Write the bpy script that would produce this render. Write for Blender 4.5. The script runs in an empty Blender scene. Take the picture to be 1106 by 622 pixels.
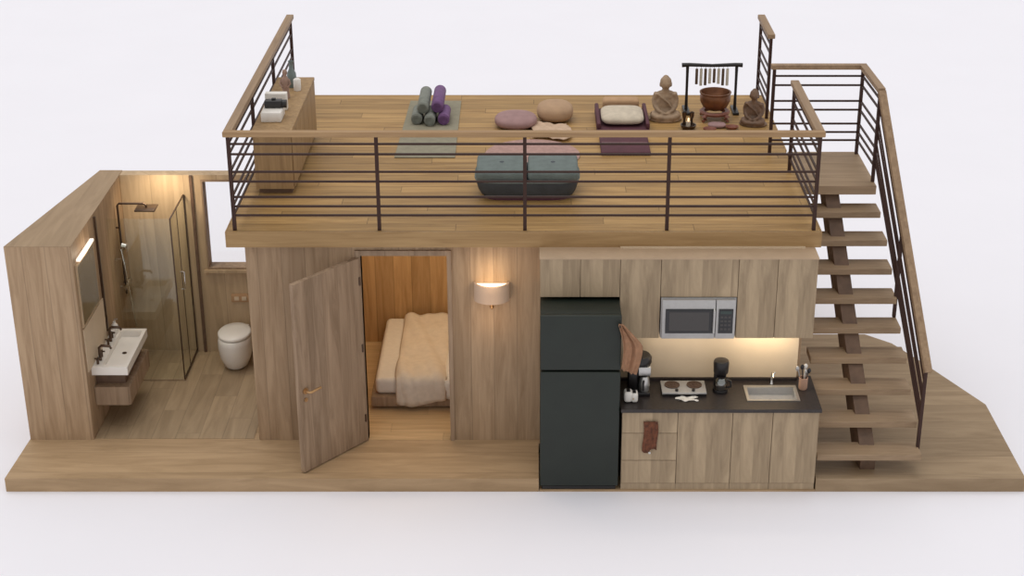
import bpy, bmesh, math, random
from mathutils import Vector, Matrix
random.seed(4)
C = bpy.context.scene.collection
PI = math.pi
ZF, ZD = 0.121, 2.06          # room floor level, roof deck level

# ------------------------------------------------------------------ materials
def newmat(name):
    m = bpy.data.materials.new(name); m.use_nodes = True
    nt = m.node_tree; b = nt.nodes['Principled BSDF']
    return m, nt, b
def plain(name, col, rough=0.5, metal=0.0, noise=0.0, nscale=8, bump=0.0, emit=None, estr=0):
    m, nt, b = newmat(name)
    b.inputs['Roughness'].default_value = rough
    b.inputs['Metallic'].default_value = metal
    N = nt.nodes; L = nt.links
    tc = N.new('ShaderNodeTexCoord'); nz = N.new('ShaderNodeTexNoise')
    nz.inputs['Scale'].default_value = nscale; nz.inputs['Detail'].default_value = 5
    L.new(tc.outputs['Object'], nz.inputs['Vector'])
    rp = N.new('ShaderNodeValToRGB')
    k = noise
    rp.color_ramp.elements[0].position = .3; rp.color_ramp.elements[1].position = .7
    rp.color_ramp.elements[0].color = tuple(c*(1-k) for c in col)+(1,)
    rp.color_ramp.elements[1].color = tuple(min(1, c*(1+k)) for c in col)+(1,)
    L.new(nz.outputs['Fac'], rp.inputs['Fac']); L.new(rp.outputs['Color'], b.inputs['Base Color'])
    if bump:
        bp = N.new('ShaderNodeBump'); bp.inputs['Strength'].default_value = bump; bp.inputs['Distance'].default_value = .01
        L.new(nz.outputs['Fac'], bp.inputs['Height']); L.new(bp.outputs['Normal'], b.inputs['Normal'])
    if emit:
        b.inputs['Emission Color'].default_value = emit+(1,); b.inputs['Emission Strength'].default_value = estr
    return m
def wood(name, a, b_, grain='z', width=0.16, seam=0.35, vary=0.12, rough=0.55, length=None, stretch=14, fine=7):
    """planked wood; grain axis x, y or z, seams every `width` across it"""
    m, nt, b = newmat(name); N = nt.nodes; L = nt.links
    b.inputs['Roughness'].default_value = rough; b.inputs['Specular IOR Level'].default_value = .2
    tc = N.new('ShaderNodeTexCoord'); sp = N.new('ShaderNodeSeparateXYZ'); L.new(tc.outputs['Object'], sp.inputs[0])
    def M(op, x, y=None):
        n = N.new('ShaderNodeMath'); n.operation = op
        for i, v in enumerate((x, y)):
            if v is None: continue
            if isinstance(v, (int, float)): n.inputs[i].default_value = v
            else: L.new(v, n.inputs[i])
        return n.outputs[0]
    X, Y, Z = sp.outputs
    if grain == 'z': u, g = M('ADD', M('ADD', X, Y), 20.0), Z
    elif grain == 'x': u, g = M('ADD', Y, 20.03), X
    else: u, g = M('ADD', X, 20.03), Y
    q = M('DIVIDE', u, width); idx = M('FLOOR', q); fr = M('FRACT', q)
    wn = N.new('ShaderNodeTexWhiteNoise'); wn.noise_dimensions = '2D'
    cb = N.new('ShaderNodeCombineXYZ'); L.new(idx, cb.inputs[0])
    if length:
        off = M('MULTIPLY', M('FRACT', M('MULTIPLY', idx, 0.377)), length)
        gl = M('DIVIDE', M('ADD', M('ADD', g, 30.0), off), length); gi = M('FLOOR', gl); gf = M('FRACT', gl)
        L.new(gi, cb.inputs[1])
    L.new(cb.outputs[0], wn.inputs['Vector'])
    mp = N.new('ShaderNodeMapping'); L.new(tc.outputs['Object'], mp.inputs['Vector'])
    sc = {'x': (1, stretch, stretch), 'y': (stretch, 1, stretch), 'z': (stretch, stretch, 1)}[grain]
    mp.inputs['Scale'].default_value = sc
    av = N.new('ShaderNodeVectorMath'); av.operation = 'ADD'; L.new(mp.outputs[0], av.inputs[0])
    sv = N.new('ShaderNodeVectorMath'); sv.operation = 'SCALE'; sv.inputs['Scale'].default_value = 9.0
    L.new(wn.outputs['Color'], sv.inputs[0]); L.new(sv.outputs[0], av.inputs[1])
    nz = N.new('ShaderNodeTexNoise'); nz.inputs['Scale'].default_value = 1.3; nz.inputs['Detail'].default_value = fine
    nz.inputs['Distortion'].default_value = .9; nz.inputs['Roughness'].default_value = .62
    L.new(av.outputs[0], nz.inputs['Vector'])
    rp = N.new('ShaderNodeValToRGB'); e = rp.color_ramp.elements
    e[0].position = .33; e[0].color = b_+(1,); e[1].position = .64; e[1].color = a+(1,)
    L.new(nz.outputs['Fac'], rp.inputs['Fac'])
    v = M('ADD', M('MULTIPLY', wn.outputs['Value'], 2*vary), 1-vary)
    s = M('LESS_THAN', M('MINIMUM', fr, M('SUBTRACT', 1.0, fr)), 0.004/width)
    if length: s = M('MAXIMUM', s, M('LESS_THAN', gf, 0.006/length))
    v = M('MULTIPLY', v, M('SUBTRACT', 1.0, M('MULTIPLY', s, seam)))
    mx = N.new('ShaderNodeVectorMath'); mx.operation = 'SCALE'
    L.new(rp.outputs['Color'], mx.inputs[0]); L.new(v, mx.inputs['Scale'])
    L.new(mx.outputs[0], b.inputs['Base Color'])
    bp = N.new('ShaderNodeBump'); bp.inputs['Strength'].default_value = .12; bp.inputs['Distance'].default_value = .01
    L.new(nz.outputs['Fac'], bp.inputs['Height']); L.new(bp.outputs['Normal'], b.inputs['Normal'])
    return m
def glass(name, tint, gloss=.08):
    m, nt, b = newmat(name); N = nt.nodes; L = nt.links; N.remove(b)
    t = N.new('ShaderNodeBsdfTransparent'); t.inputs[0].default_value = tint+(1,)
    g = N.new('ShaderNodeBsdfGlossy'); g.inputs['Roughness'].default_value = .03; g.inputs[0].default_value = (.9,.95,.92,1)
    x = N.new('ShaderNodeMixShader'); x.inputs[0].default_value = gloss
    L.new(t.outputs[0], x.inputs[1]); L.new(g.outputs[0], x.inputs[2]); L.new(x.outputs[0], N['Material Output'].inputs[0])
    return m

W_wall  = wood('wood_wall', (.455,.318,.2), (.32,.212,.125), 'z', .19, .22, .1)
W_bath  = wood('wood_bath', (.52,.385,.245), (.4,.29,.178), 'z', .3, .18, .07, stretch=9)
W_bed   = wood('wood_bedroom', (.55,.345,.165), (.4,.235,.1), 'z', .17, .25, .1)
W_cab   = wood('wood_cabinet', (.435,.33,.215), (.27,.2,.128), 'z', .23, .0, .1, stretch=8)
W_base  = wood('wood_platform', (.47,.325,.19), (.35,.235,.13), 'x', .33, .12, .06, stretch=7)
W_baseR = wood('wood_platform_side', (.38,.275,.17), (.28,.195,.115), 'x', .3, .15, .07, stretch=7)
W_tile  = wood('wood_tile_bath', (.42,.31,.195), (.31,.225,.138), 'y', .2, .2, .08, rough=.4, length=1.1, stretch=9)
W_oak   = wood('wood_bedroom_floor', (.6,.42,.235), (.46,.31,.165), 'x', .16, .18, .08, rough=.35, length=1.2)
W_deck  = wood('wood_deck', (.45,.275,.105), (.29,.165,.058), 'x', .145, .5, .15, length=1.9, rough=.5)
W_beam  = wood('wood_beam', (.41,.265,.125), (.31,.19,.085), 'x', 1.7, 0, .03)
W_rail  = wood('wood_handrail', (.36,.245,.15), (.25,.165,.1), 'y', .9, 0, .03, stretch=20)
W_railx = wood('wood_handrail_front', (.42,.27,.14), (.31,.19,.1), 'x', .9, 0, .03, stretch=20)
W_tread = wood('wood_tread', (.39,.275,.175), (.27,.185,.11), 'x', .9, 0, .08, stretch=12)
W_door  = wood('wood_door', (.37,.262,.175), (.235,.158,.1), 'z', .24, .1, .08, stretch=12)
W_desk  = wood('wood_desk', (.40,.26,.13), (.28,.175,.085), 'z', .7, 0, .03)
W_dark  = plain('dark_wood', (.13,.075,.045), .6, noise=.2, nscale=14)
M_metal = plain('bronze_rail_metal', (.046,.02,.014), .5, .1, .12)
M_metal.node_tree.nodes['Principled BSDF'].inputs['Specular IOR Level'].default_value = .3
M_steel = plain('brushed_steel', (.55,.54,.52), .32, .85, .05, 30)
M_steelf= plain('satin_steel_face', (.46,.45,.44), .4, .35, .05, 30)
M_chrome= plain('chrome', (.6,.58,.55), .15, 1)
M_brz   = plain('dark_bronze', (.1,.065,.045), .3, .8)
M_fridge= plain('fridge_green_black', (.011,.0165,.0115), .5, 0, .15, 5)
M_black = plain('black_plastic', (.014,.012,.012), .35, 0, .1)
M_blk2  = plain('black_glass', (.02,.02,.022), .12)
M_grayg = plain('grey_oven_window', (.055,.05,.047), .25)
M_white = plain('white_ceramic', (.82,.78,.72), .2, 0, .02)
M_whitp = plain('white_plastic', (.78,.74,.68), .4, 0, .03)
M_count = plain('dark_counter', (.028,.021,.019), .4, 0, .3, 40)
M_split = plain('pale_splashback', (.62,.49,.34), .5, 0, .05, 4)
M_linen = plain('cream_linen', (.66,.57,.47), .85, 0, .06, 20, .25)
M_sheet = plain('white_sheet', (.7,.64,.57), .85, 0, .04, 20, .15)
M_teal  = plain('grey_teal_fabric', (.135,.165,.155), .85, 0, .12, 12, .25)
M_teald = plain('dark_slate_fabric', (.06,.068,.078), .85, 0, .15, 12, .2)
M_mat   = plain('grey_green_mat', (.26,.235,.165), .85, 0, .1, 14, .1)
M_ggrey = plain('grey_green_roll', (.2,.21,.18), .85, 0, .15, 20, .2)
M_purp  = plain('purple_roll', (.16,.075,.19), .8, 0, .2, 20, .2)
M_plum  = plain('plum_fabric', (.085,.024,.034), .8, 0, .15, 12, .15)
M_pink  = plain('dusty_pink_fabric', (.33,.2,.19), .85, 0, .1, 12, .2)
M_rug   = plain('dusty_rose_rug', (.4,.245,.21), .9, 0, .12, 25, .2)
M_pouf  = plain('tan_pouf_fabric', (.42,.27,.16), .85, 0, .08, 12, .2)
M_tan   = plain('tan_fabric', (.46,.28,.15), .85, 0, .1, 12, .2)
M_creamc= plain('cream_cushion', (.56,.48,.37), .85, 0, .12, 16, .2)
M_blank = plain('peach_blanket', (.55,.39,.27), .85, 0, .1, 16, .3)
M_stone = plain('weathered_sandstone', (.34,.235,.15), .75, 0, .25, 14, .3)
M_stoned= plain('dark_brown_wood_carving', (.15,.085,.05), .6, 0, .3, 16, .3)
M_copper= plain('aged_copper', (.2,.085,.04), .38, .6, .3, 10)
M_red   = plain('red_brown_lacquer', (.22,.07,.04), .45, 0, .2, 12)
M_flame = plain('candle_glow', (.9,.7,.5), .5, emit=(1,.65,.35), estr=1.5)
M_mirror= plain('mirror_silver', (.55,.53,.5), .06, 1)
M_glow  = plain('lamp_glow', (1,.9,.75), .5, emit=(1,.84,.62), estr=1.3)
M_glow2 = plain('mirror_lamp_glow', (1,.9,.8), .5, emit=(1,.9,.78), estr=.8)
M_shade = plain('lamp_shade_fabric', (.47,.34,.25), .9, 0, .04, emit=(1,.66,.42), estr=.1)
M_towel = plain('brown_towel', (.34,.18,.1), .9, 0, .15, 25, .3)
M_towel2= plain('rust_brown_cloth', (.13,.042,.018), .85, 0, .5, 34, .3)
M_brass = plain('brass', (.5,.3,.14), .35, .8)
M_clay  = plain('terracotta_crock', (.47,.28,.19), .6, 0, .08)
M_coil  = plain('hot_plate_disc', (.12,.075,.055), .5, .4, .1)
M_fan   = plain('chime_tube_bronze', (.16,.11,.075), .4, .6, .1)
M_fanl  = plain('pale_chime_tube', (.66,.6,.48), .5, .1, .1)
M_grnd  = plain('white_studio_ground', (.862,.856,.912), .9, 0, .008, .8)
M_tealc = plain('teal_vase_glaze', (.16,.2,.19), .3, 0, .1)
M_fig   = plain('figurine_brown', (.32,.2,.15), .6, 0, .2, 30)
G_show  = glass('shower_glass', (.955,.97,.95), .045)
G_win   = glass('window_glass', (.985,.985,.985), .02)
G_jug   = glass('carafe_glass', (.5,.45,.42), .25)

# ------------------------------------------------------------------ mesh builder
class MB:
    def __init__(s): s.bm = bmesh.new()
    def box(s, x0, x1, y0, y1, z0, z1, bev=0, seg=2):
        r = bmesh.ops.create_cube(s.bm, size=1)
        vs = r['verts']
        for v in vs:
            v.co = Vector((x0+(v.co.x+.5)*(x1-x0), y0+(v.co.y+.5)*(y1-y0), z0+(v.co.z+.5)*(z1-z0)))
        if bev:
            es = list({e for v in vs for e in v.link_edges})
            bmesh.ops.bevel(s.bm, geom=es, offset=bev, segments=seg, affect='EDGES', profile=.5)
        return s
    def hull8(s, pts):
        v = [s.bm.verts.new(p) for p in pts]    # bottom 4 ccw, top 4 ccw
        for f in ((3,2,1,0),(4,5,6,7),(0,1,5,4),(1,2,6,5),(2,3,7,6),(3,0,4,7)): s.bm.faces.new([v[i] for i in f])
        return s
    def prism(s, poly, z0, z1):
        a = [s.bm.verts.new((x,y,z0)) for x,y in poly]; b = [s.bm.verts.new((x,y,z1)) for x,y in poly]
        n = len(poly); s.bm.faces.new(b); s.bm.faces.new(a[::-1])
        for i in range(n): s.bm.faces.new((a[i],a[(i+1)%n],b[(i+1)%n],b[i]))
        return s
    def bar(s, p, q, w, h=None, up=(0,0,1)):
        """rectangular bar from p to q"""
        p, q = Vector(p), Vector(q); h = h or w
        d = (q-p).normalized(); u = Vector(up)
        if abs(d.dot(u)) > .95: u = Vector((0,1,0))
        r = d.cross(u).normalized(); u = r.cross(d).normalized()
        A = [p+r*a*w/2+u*b*h/2 for a,b in ((-1,-1),(1,-1),(1,1),(-1,1))]
        B = [q+r*a*w/2+u*b*h/2 for a,b in ((-1,-1),(1,-1),(1,1),(-1,1))]
        return s.hull8(A+B)
    def tube(s, pts, rad, n=10, caps=True):
        pts = [Vector(p) for p in pts]
        if not isinstance(rad, (list, tuple)): rad = [rad]*len(pts)
        rings = []; prev = None
        for i, p in enumerate(pts):
            d = (pts[min(i+1,len(pts)-1)]-pts[max(i-1,0)]).normalized()
            u = prev if prev is not None else (Vector((0,0,1)) if abs(d.z) < .9 else Vector((1,0,0)))
            r = d.cross(u); 
            if r.length < 1e-4: r = d.cross(Vector((.3,1,.2)))
            r.normalize(); u = r.cross(d).normalized(); prev = u
            rings.append([s.bm.verts.new(p+(r*math.cos(t)+u*math.sin(t))*rad[i]) for t in [2*PI*k/n for k in range(n)]])
        for a, b in zip(rings, rings[1:]):
            for k in range(n): s.bm.faces.new((a[k],a[(k+1)%n],b[(k+1)%n],b[k]))
        if caps: s.bm.faces.new(rings[0][::-1]); s.bm.faces.new(rings[-1])
        return s
    def lathe(s, prof, cx=0, cy=0, sx=1, sy=1, n=28, a0=0, a1=2*PI):
        full = abs(a1-a0-2*PI) < 1e-6; m = n if full else n+1
        rings = []
        for r, z in prof:
            if r < 1e-6 and full: rings.append([s.bm.verts.new((cx,cy,z))])
            else: rings.append([s.bm.verts.new((cx+r*sx*math.cos(a0+(a1-a0)*k/n), cy+r*sy*math.sin(a0+(a1-a0)*k/n), z)) for k in range(m)])
        for a, b in zip(rings, rings[1:]):
            for k in range(n):
                k2 = (k+1) % m
                if len(a) == 1 and len(b) == 1: continue
                if len(a) == 1: s.bm.faces.new((a[0], b[k2], b[k]))
                elif len(b) == 1: s.bm.faces.new((a[k], a[k2], b[0]))
                else: s.bm.faces.new((a[k], a[k2], b[k2], b[k]))
        return s
    def ell(s, c, r, rot=None, seg=16):
        q = bmesh.ops.create_uvsphere(s.bm, u_segments=seg, v_segments=seg//2+2, radius=1)
        for v in q['verts']:
            p = Vector((v.co.x*r[0], v.co.y*r[1], v.co.z*r[2]))
            if rot: p = rot @ p
            v.co = p+Vector(c)
        return s
    def pillow(s, cx, cy, cz, w, d, h, pw=2.6, n=20, rot=0):
        """soft rounded cushion, superellipse outline, puffed"""
        q = bmesh.ops.create_uvsphere(s.bm, u_segments=n*2, v_segments=n, radius=1)
        cr, sr = math.cos(rot), math.sin(rot)
        for v in q['verts']:
            x, y, z = v.co
            r = math.hypot(x, y)
            if r > 1e-6:
                a, b = abs(x/r), abs(y/r)
                k = (a**pw+b**pw)**(-1/pw)
                rr = r**.6 if r > 0 else 0
                x, y = x/r*k*rr, y/r*k*rr
            z = math.copysign(abs(z)**.8, z)
            x *= w/2; y *= d/2; z *= h/2
            v.co = (cx+x*cr-y*sr, cy+x*sr+y*cr, cz+z)
        return s

def link(name, me): o = bpy.data.objects.new(name, me); C.objects.link(o); return o
def base_of(bm):
    xs = [v.co.x for v in bm.verts]; ys = [v.co.y for v in bm.verts]; zs = [v.co.z for v in bm.verts]
    return Vector(((min(xs)+max(xs))/2, (min(ys)+max(ys))/2, min(zs)))
WORLD = {}
def build(name, mb, mat, parent=None, smooth=False, origin=None):
    bm = mb.bm
    o0 = Vector(origin) if origin is not None else base_of(bm)
    for v in bm.verts: v.co -= o0
    bmesh.ops.recalc_face_normals(bm, faces=bm.faces)
    me = bpy.data.meshes.new(name); bm.to_mesh(me); bm.free(); me.materials.append(mat)
    if smooth:
        for p in me.polygons: p.use_smooth = True
        if smooth == 'auto':
            me.shade_auto = None if False else None
    o = link(name, me)
    w0 = WORLD.get(parent.name, Vector((0,0,0))) if parent else Vector((0,0,0))
    o.location = o0-w0; WORLD[o.name] = o0
    if parent: o.parent = parent
    return o
def autosmooth(o, ang=40):
    me = o.data; bm = bmesh.new(); bm.from_mesh(me)
    for f in bm.faces: f.smooth = True
    for e in bm.edges:
        if len(e.link_faces) == 2 and e.calc_face_angle(0) > math.radians(ang): e.smooth = False
    bm.to_mesh(me); bm.free(); return o
def B(name, mb, mat, parent=None, origin=None, ang=40):
    return autosmooth(build(name, mb, mat, parent, False, origin), ang)
def thing(name, label, cat, loc, group=None):
    o = bpy.data.objects.new(name, None); C.objects.link(o); o.location = loc; o.empty_display_size = .05
    WORLD[o.name] = Vector(loc); o['label'] = label; o['category'] = cat
    if group: o['group'] = group
    return o
def tag(o, label, cat, group=None):
    o['label'] = label; o['category'] = cat
    if group: o['group'] = group
    return o
def struct(o, label=None, cat=None):
    o['kind'] = 'structure'
    if label: o['label'] = label
    if cat: o['category'] = cat
    return o
def hint(o, label): o['label'] = label; return o

# ------------------------------------------------------------------ ground and platform
g = MB(); g.box(-40, 40, -14, 60, -.05, 0)
struct(build('ground', g, M_grnd, origin=(0,0,0)), 'plain white studio ground under the cutaway house', 'ground')
f = MB(); f.prism([(-4.28,0),(.052,0),(.052,.585),(2.3,.585),(2.3,2.55),(2.3,4.15),(-2.36,4.15),(-2.36,2.48),(-3.93,2.48),(-4.255,.66)], 0, ZF)
struct(build('floor', f, W_base, origin=(0,0,0)), 'long wooden platform slab carrying bathroom, bedroom and kitchen', 'floor')
f = MB(); f.prism([(2.3,0),(4.0,0),(4.0,1.28),(3.62,2.12),(3.42,2.52),(3.2,2.72),(2.3,2.72)], 0, ZF)
struct(build('stair_platform', f, W_baseR, origin=(0,0,0)), 'angled wooden platform slab under the staircase, right of the kitchen', 'floor')
f = MB(); f.box(.056, 2.298, 0, .583, 0, .018)
struct(build('kitchen_plinth', f, W_base, origin=(0,0,0)), 'thin wooden ledge under fridge and base cabinets', 'floor')
f = MB(); f.box(-3.705, -2.36, .66, 2.34, ZF, ZF+.004)
struct(build('bathroom_floor', f, W_tile, origin=(0,0,0)), 'grey brown wood tile floor of the bathroom', 'floor')
f = MB(); f.box(-1.96, .05, .74, 2.55, ZF, ZF+.004)
f.box(-1.385, -.695, .64, .74, ZF, ZF+.004)
struct(build('bedroom_floor', f, W_oak, origin=(0,0,0)), 'warm oak floor of the bedroom', 'floor')

# ------------------------------------------------------------------ walls
w = MB(); w.prism([(-4.248,.644),(-3.71,.644),(-3.71,2.34),(-3.71,2.46),(-3.912,2.46)], ZF, 1.885)
struct(build('wall_left', w, W_wall, origin=(0,0,0)), 'thick wood clad left wall tapering to the back', 'wall')
W_cap = wood('wood_wall_cap', (.37,.26,.16), (.29,.2,.118), 'y', .26, .0, .04, stretch=9)
w = MB(); w.prism([(-4.248,.644),(-3.71,.644),(-3.71,2.46),(-3.912,2.46)], 1.8855, 1.889)
struct(build('trim_8', w, W_cap, origin=(0,0,0)), 'flat wooden capping on the thick left wall', 'trim')
WX0, WX1, WZ0, WZ1 = -2.985, -2.42, .972, 1.842
w = MB(); w.box(-3.709, WX0-.05, 2.34, 2.46, ZF, 1.885); w.box(WX0-.05, -2.36, 2.34, 2.46, ZF, WZ0)
w.box(WX0-.05, -2.36, 2.34, 2.46, WZ1, 1.885); w.box(WX1, -2.36, 2.34, 2.46, WZ0, WZ1); w.box(WX0-.05, WX0, 2.34, 2.46, WZ0, WZ1)
struct(build('wall_back', w, W_bath, origin=(0,0,0)), 'bathroom back wall with a bright window opening', 'wall')
w = MB(); w.box(-2.31, -1.386, .644, .74, ZF, 1.94); w.box(-1.386, -.69, .644, .74, 1.815, 1.94); w.box(-.69, .66, .644, .74, ZF, 1.94)
struct(build('wall_front', w, W_wall, origin=(0,0,0)), 'wood clad front wall with doorway and wall lamp', 'wall')
w = MB(); w.box(-2.31, -2.2, .741, 4.1, ZF, 1.94)
struct(build('wall_middle', w, W_wall, origin=(0,0,0)), 'wood clad wall between bathroom and bedroom', 'wall')
w = MB(); w.box(-2.36, -2.311, 2.341, 2.46, ZF, 1.885)
struct(build('trim_1', w, W_bath, origin=(0,0,0)), 'corner strip where bathroom back wall meets the house', 'trim')
w = MB(); w.box(-1.97, -1.96, .741, 2.56, ZF, 1.94); w.box(-1.96, .05, 2.55, 2.56, ZF, 1.94); w.box(.05, .06, .741, 2.56, ZF, 1.94)
struct(build('wall_bedroom', w, W_bed, origin=(0,0,0)), 'warm oak panelling lining the bedroom', 'wall')
w = MB(); w.box(2.1, 2.2, .56, 4.1, ZF, 1.94)
struct(build('wall_right', w, W_wall, origin=(0,0,0)), 'wood clad right outer wall of the house', 'wall')
w = MB(); w.box(-2.19, 2.09, 4.0, 4.1, ZF, 1.94)
struct(build('wall_rear', w, W_wall, origin=(0,0,0)), 'wood clad rear outer wall of the house', 'wall')
w = MB(); w.box(.7, 2.17, .5, .64, .766, 1.94)
struct(build('wall_kitchen', w, M_split, origin=(0,0,0)), 'pale splashback wall behind the kitchen worktop', 'wall')
w = MB(); w.box(.712, 2.17, .48, .5, .766, .79)
struct(build('trim_2', w, M_count, origin=(0,0,0)), 'dark upstand strip along the back of the worktop', 'trim')
# doorway frame
w = MB()
w.box(-1.43, -1.386, .628, .745, ZF, 1.86); w.box(-.69, -.655, .628, .745, ZF, 1.86); w.box(-1.386, -.69, .628, .745, 1.815, 1.86)
struct(B('door_frame', w, W_door, origin=(0,0,0)), 'brown wooden frame around the bedroom doorway', 'door frame')
# window
wd = thing('window_1', 'bathroom window with brown frame and white daylight behind', 'window', (-2.7,2.4,WZ0)); wd['kind'] = 'structure'
w = MB(); t = .016
w.box(WX0, WX1, 2.325, 2.46, WZ0, WZ0+t); w.box(WX0, WX1, 2.325, 2.46, WZ1-t, WZ1)
w.box(WX0, WX0+t, 2.325, 2.46, WZ0+t, WZ1-t); w.box(WX1-t, WX1, 2.325, 2.46, WZ0+t, WZ1-t)
build('window_frame', w, W_door, wd)
w = MB(); w.box(WX0+t, WX1-t, 2.4, 2.406, WZ0+t, WZ1-t); build('pane', w, G_win, wd)
w = MB(); w.box(WX0-.03, WX1+.03, 2.3, 2.339, WZ0-.03, WZ0-.002); build('window_sill', w, W_bath, wd)
# vertical trims in bathroom
w = MB(); w.box(-3.709, -3.69, 1.36, 1.385, .8, 1.86)
struct(build('trim_3', w, M_brz), 'thin dark upright strip on the bathroom left wall', 'trim')
w = MB(); w.box(-3.085, -3.06, 2.32, 2.339, ZF+.004, 1.885)
struct(build('trim_4', w, W_dark), 'thin dark upright strip beside the shower on the back wall', 'trim')

# roof deck
w = MB(); w.box(-2.425, 2.285, .544, 4.18, 1.985, ZD); 
struct(build('roof_deck', w, W_deck, origin=(0,0,0)), 'warm planked roof deck on top of the house', 'deck')
w = MB(); w.box(-2.425, 2.285, .53, .543, 1.93, ZD+.002); w.box(-2.437, -2.426, .53, 4.18, 1.93, ZD+.002); w.box(2.286, 2.297, .53, 1.58, 1.93, ZD+.002)
w.box(2.286, 2.297, 2.51, 4.18, 1.93, ZD+.002); w.box(-2.425, 2.285, 4.181, 4.19, 1.93, ZD+.002)
w.box(-2.425, 2.285, .544, 4.18, 1.941, 1.984)
struct(build('trim_5', w, W_beam, origin=(0,0,0)), 'light wooden fascia board around the roof deck', 'trim')

# ------------------------------------------------------------------ door
dr = thing('door_1', 'open wooden bedroom door swung out towards the front', 'door', (-1.39,.62,ZF+.004)); dr['kind'] = 'structure'
Hn, Fr = Vector((-1.392,.622,0)), Vector((-1.855,.075,0))
d = (Fr-Hn).normalized(); n = Vector((d.y,-d.x,0))
if n.x > 0: n = -n
def dp(s, o, z): p = Hn+d*s+n*o; return (p.x,p.y,z)
L_ = (Fr-Hn).length; zt, zb = 1.8, ZF+.012
w = MB(); w.hull8([dp(0,0,zb),dp(L_,0,zb),dp(L_,.04,zb),dp(0,.04,zb),dp(0,0,zt),dp(L_,0,zt),dp(L_,.04,zt),dp(0,.04,zt)])
build('door_leaf', w, W_door, dr)
hd = MB(); hd.tube([dp(L_-.06,-.002,.86),dp(L_-.06,-.012,.86)], .026, 16)
hd.tube([dp(L_-.06,-.01,.86),dp(L_-.06,-.05,.86),dp(L_-.075,-.058,.86),dp(L_-.18,-.055,.862)], .011, 10)
hd.tube([dp(L_-.06,.042,.86),dp(L_-.06,.052,.86)], .026, 16)
hd.tube([dp(L_-.06,.05,.86),dp(L_-.06,.085,.86),dp(L_-.075,.09,.86),dp(L_-.16,.09,.86)], .01, 10)
hint(B('door_handle', hd, M_brass, dr), 'brass lever handle')
hd = MB(); hd.tube([dp(L_-.06,-.002,.78),dp(L_-.06,-.009,.78)], .018, 14); B('lock_plate', hd, M_brass, dr)
for z in (.35, 1.0, 1.6):
    hd = MB(); hd.tube([(-1.398,.612,z-.035),(-1.398,.612,z+.035)], .008, 8); B('hinge', hd, M_brz, dr)

# ------------------------------------------------------------------ bedroom
bd = thing('bed', 'double bed with wooden base and cream duvet seen through the doorway', 'bed', (-.8,1.8,ZF+.004))
w = MB(); w.box(-1.41, -.1, 1.18, 2.53, ZF+.03, .25, .012); w.box(-1.36, -.15, 1.24, 2.5, ZF+.004, ZF+.03)
B('bed_base', w, W_door, bd)
w = MB(); w.box(-1.375, -.13, 1.215, 2.5, .252, .405, .045, 4); B('mattress', w, M_sheet, bd, ang=60)
def duvet(x0, x1, yf, yb, ztop, zhem, ph):
    w = MB(); nx, ny = 34, 40; g_ = []
    prof = []
    tot = (ztop-zhem)+(yb-yf)
    for j in range(ny+1):
        s_ = tot*j/ny
        if s_ < ztop-zhem: y, z = yf, zhem+s_
        else: y, z = yf+(s_-(ztop-zhem)), ztop
        # round the corner
        dd = abs(s_-(ztop-zhem)); 
        if dd < .06:
            k = (1-dd/.06)**2*.02; y += k; z -= k
        prof.append((y,z,s_))
    for i in range(nx+1):
        x = x0+(x1-x0)*i/nx; row = []
        for (y,z,s_) in prof:
            wob = .010*math.sin(x*23+ph+s_*6)+.007*math.sin(x*41+s_*11+ph)+.006*math.sin(s_*17+ph)
            hem = .03*math.sin((x-x0)/(x1-x0)*PI*1.2+ph) if s_ < .08 else 0
            e_ = min((x-x0),(x1-x)); edge = -.02*max(0, 1-e_/.05)**2
            if s_ < ztop-zhem: row.append(w.bm.verts.new((x, y-abs(wob)-.006+edge*-.5, z-hem*(1-s_/.08 if s_<.08 else 0))))
            else: row.append(w.bm.verts.new((x, y, z+wob+edge)))
        g_.append(row)
    for i in range(nx):
        for j in range(ny): w.bm.faces.new((g_[i][j],g_[i+1][j],g_[i+1][j+1],g_[i][j+1]))
    return w
o = build('duvet', duvet(-1.18,-.76,1.195,2.46,.43,.2,.5), M_linen, bd, True)
md = o.modifiers.new('thick','SOLIDIFY'); md.thickness = .028; md.offset = 1
o = build('folded_blanket', duvet(-.755,-.14,1.195,2.46,.425,.26,2.1), M_sheet, bd, True)
md = o.modifiers.new('thick','SOLIDIFY'); md.thickness = .024; md.offset = 1

# wall lamp
lp = thing('wall_lamp', 'half-round fabric wall lamp glowing on the front wall beside the doorway', 'wall lamp', (-.33,.643,1.4))
a0, a1 = PI, 2*PI
w = MB(); w.lathe([(.128,1.43),(.145,1.43),(.145,1.585),(.138,1.585),(.128,1.585),(.128,1.43)], -.33, .638, 1, .8, 24, a0, a1); B('lamp_shade', w, M_shade, lp, ang=50)
w = MB(); w.lathe([(0.001,1.572),(.127,1.572)], -.33, .638, 1, .8, 24, a0, a1); B('diffuser', w, M_glow, lp)
w = MB(); w.box(-.35,-.31,.62,.643,1.36,1.43,.004); w.tube([(-.33,.62,1.385),(-.33,.59,1.385),(-.33,.58,1.43)], .008); w.ell((-.33,.605,1.375),(.017,.014,.017)); B('bracket', w, M_brass, lp)

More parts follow.
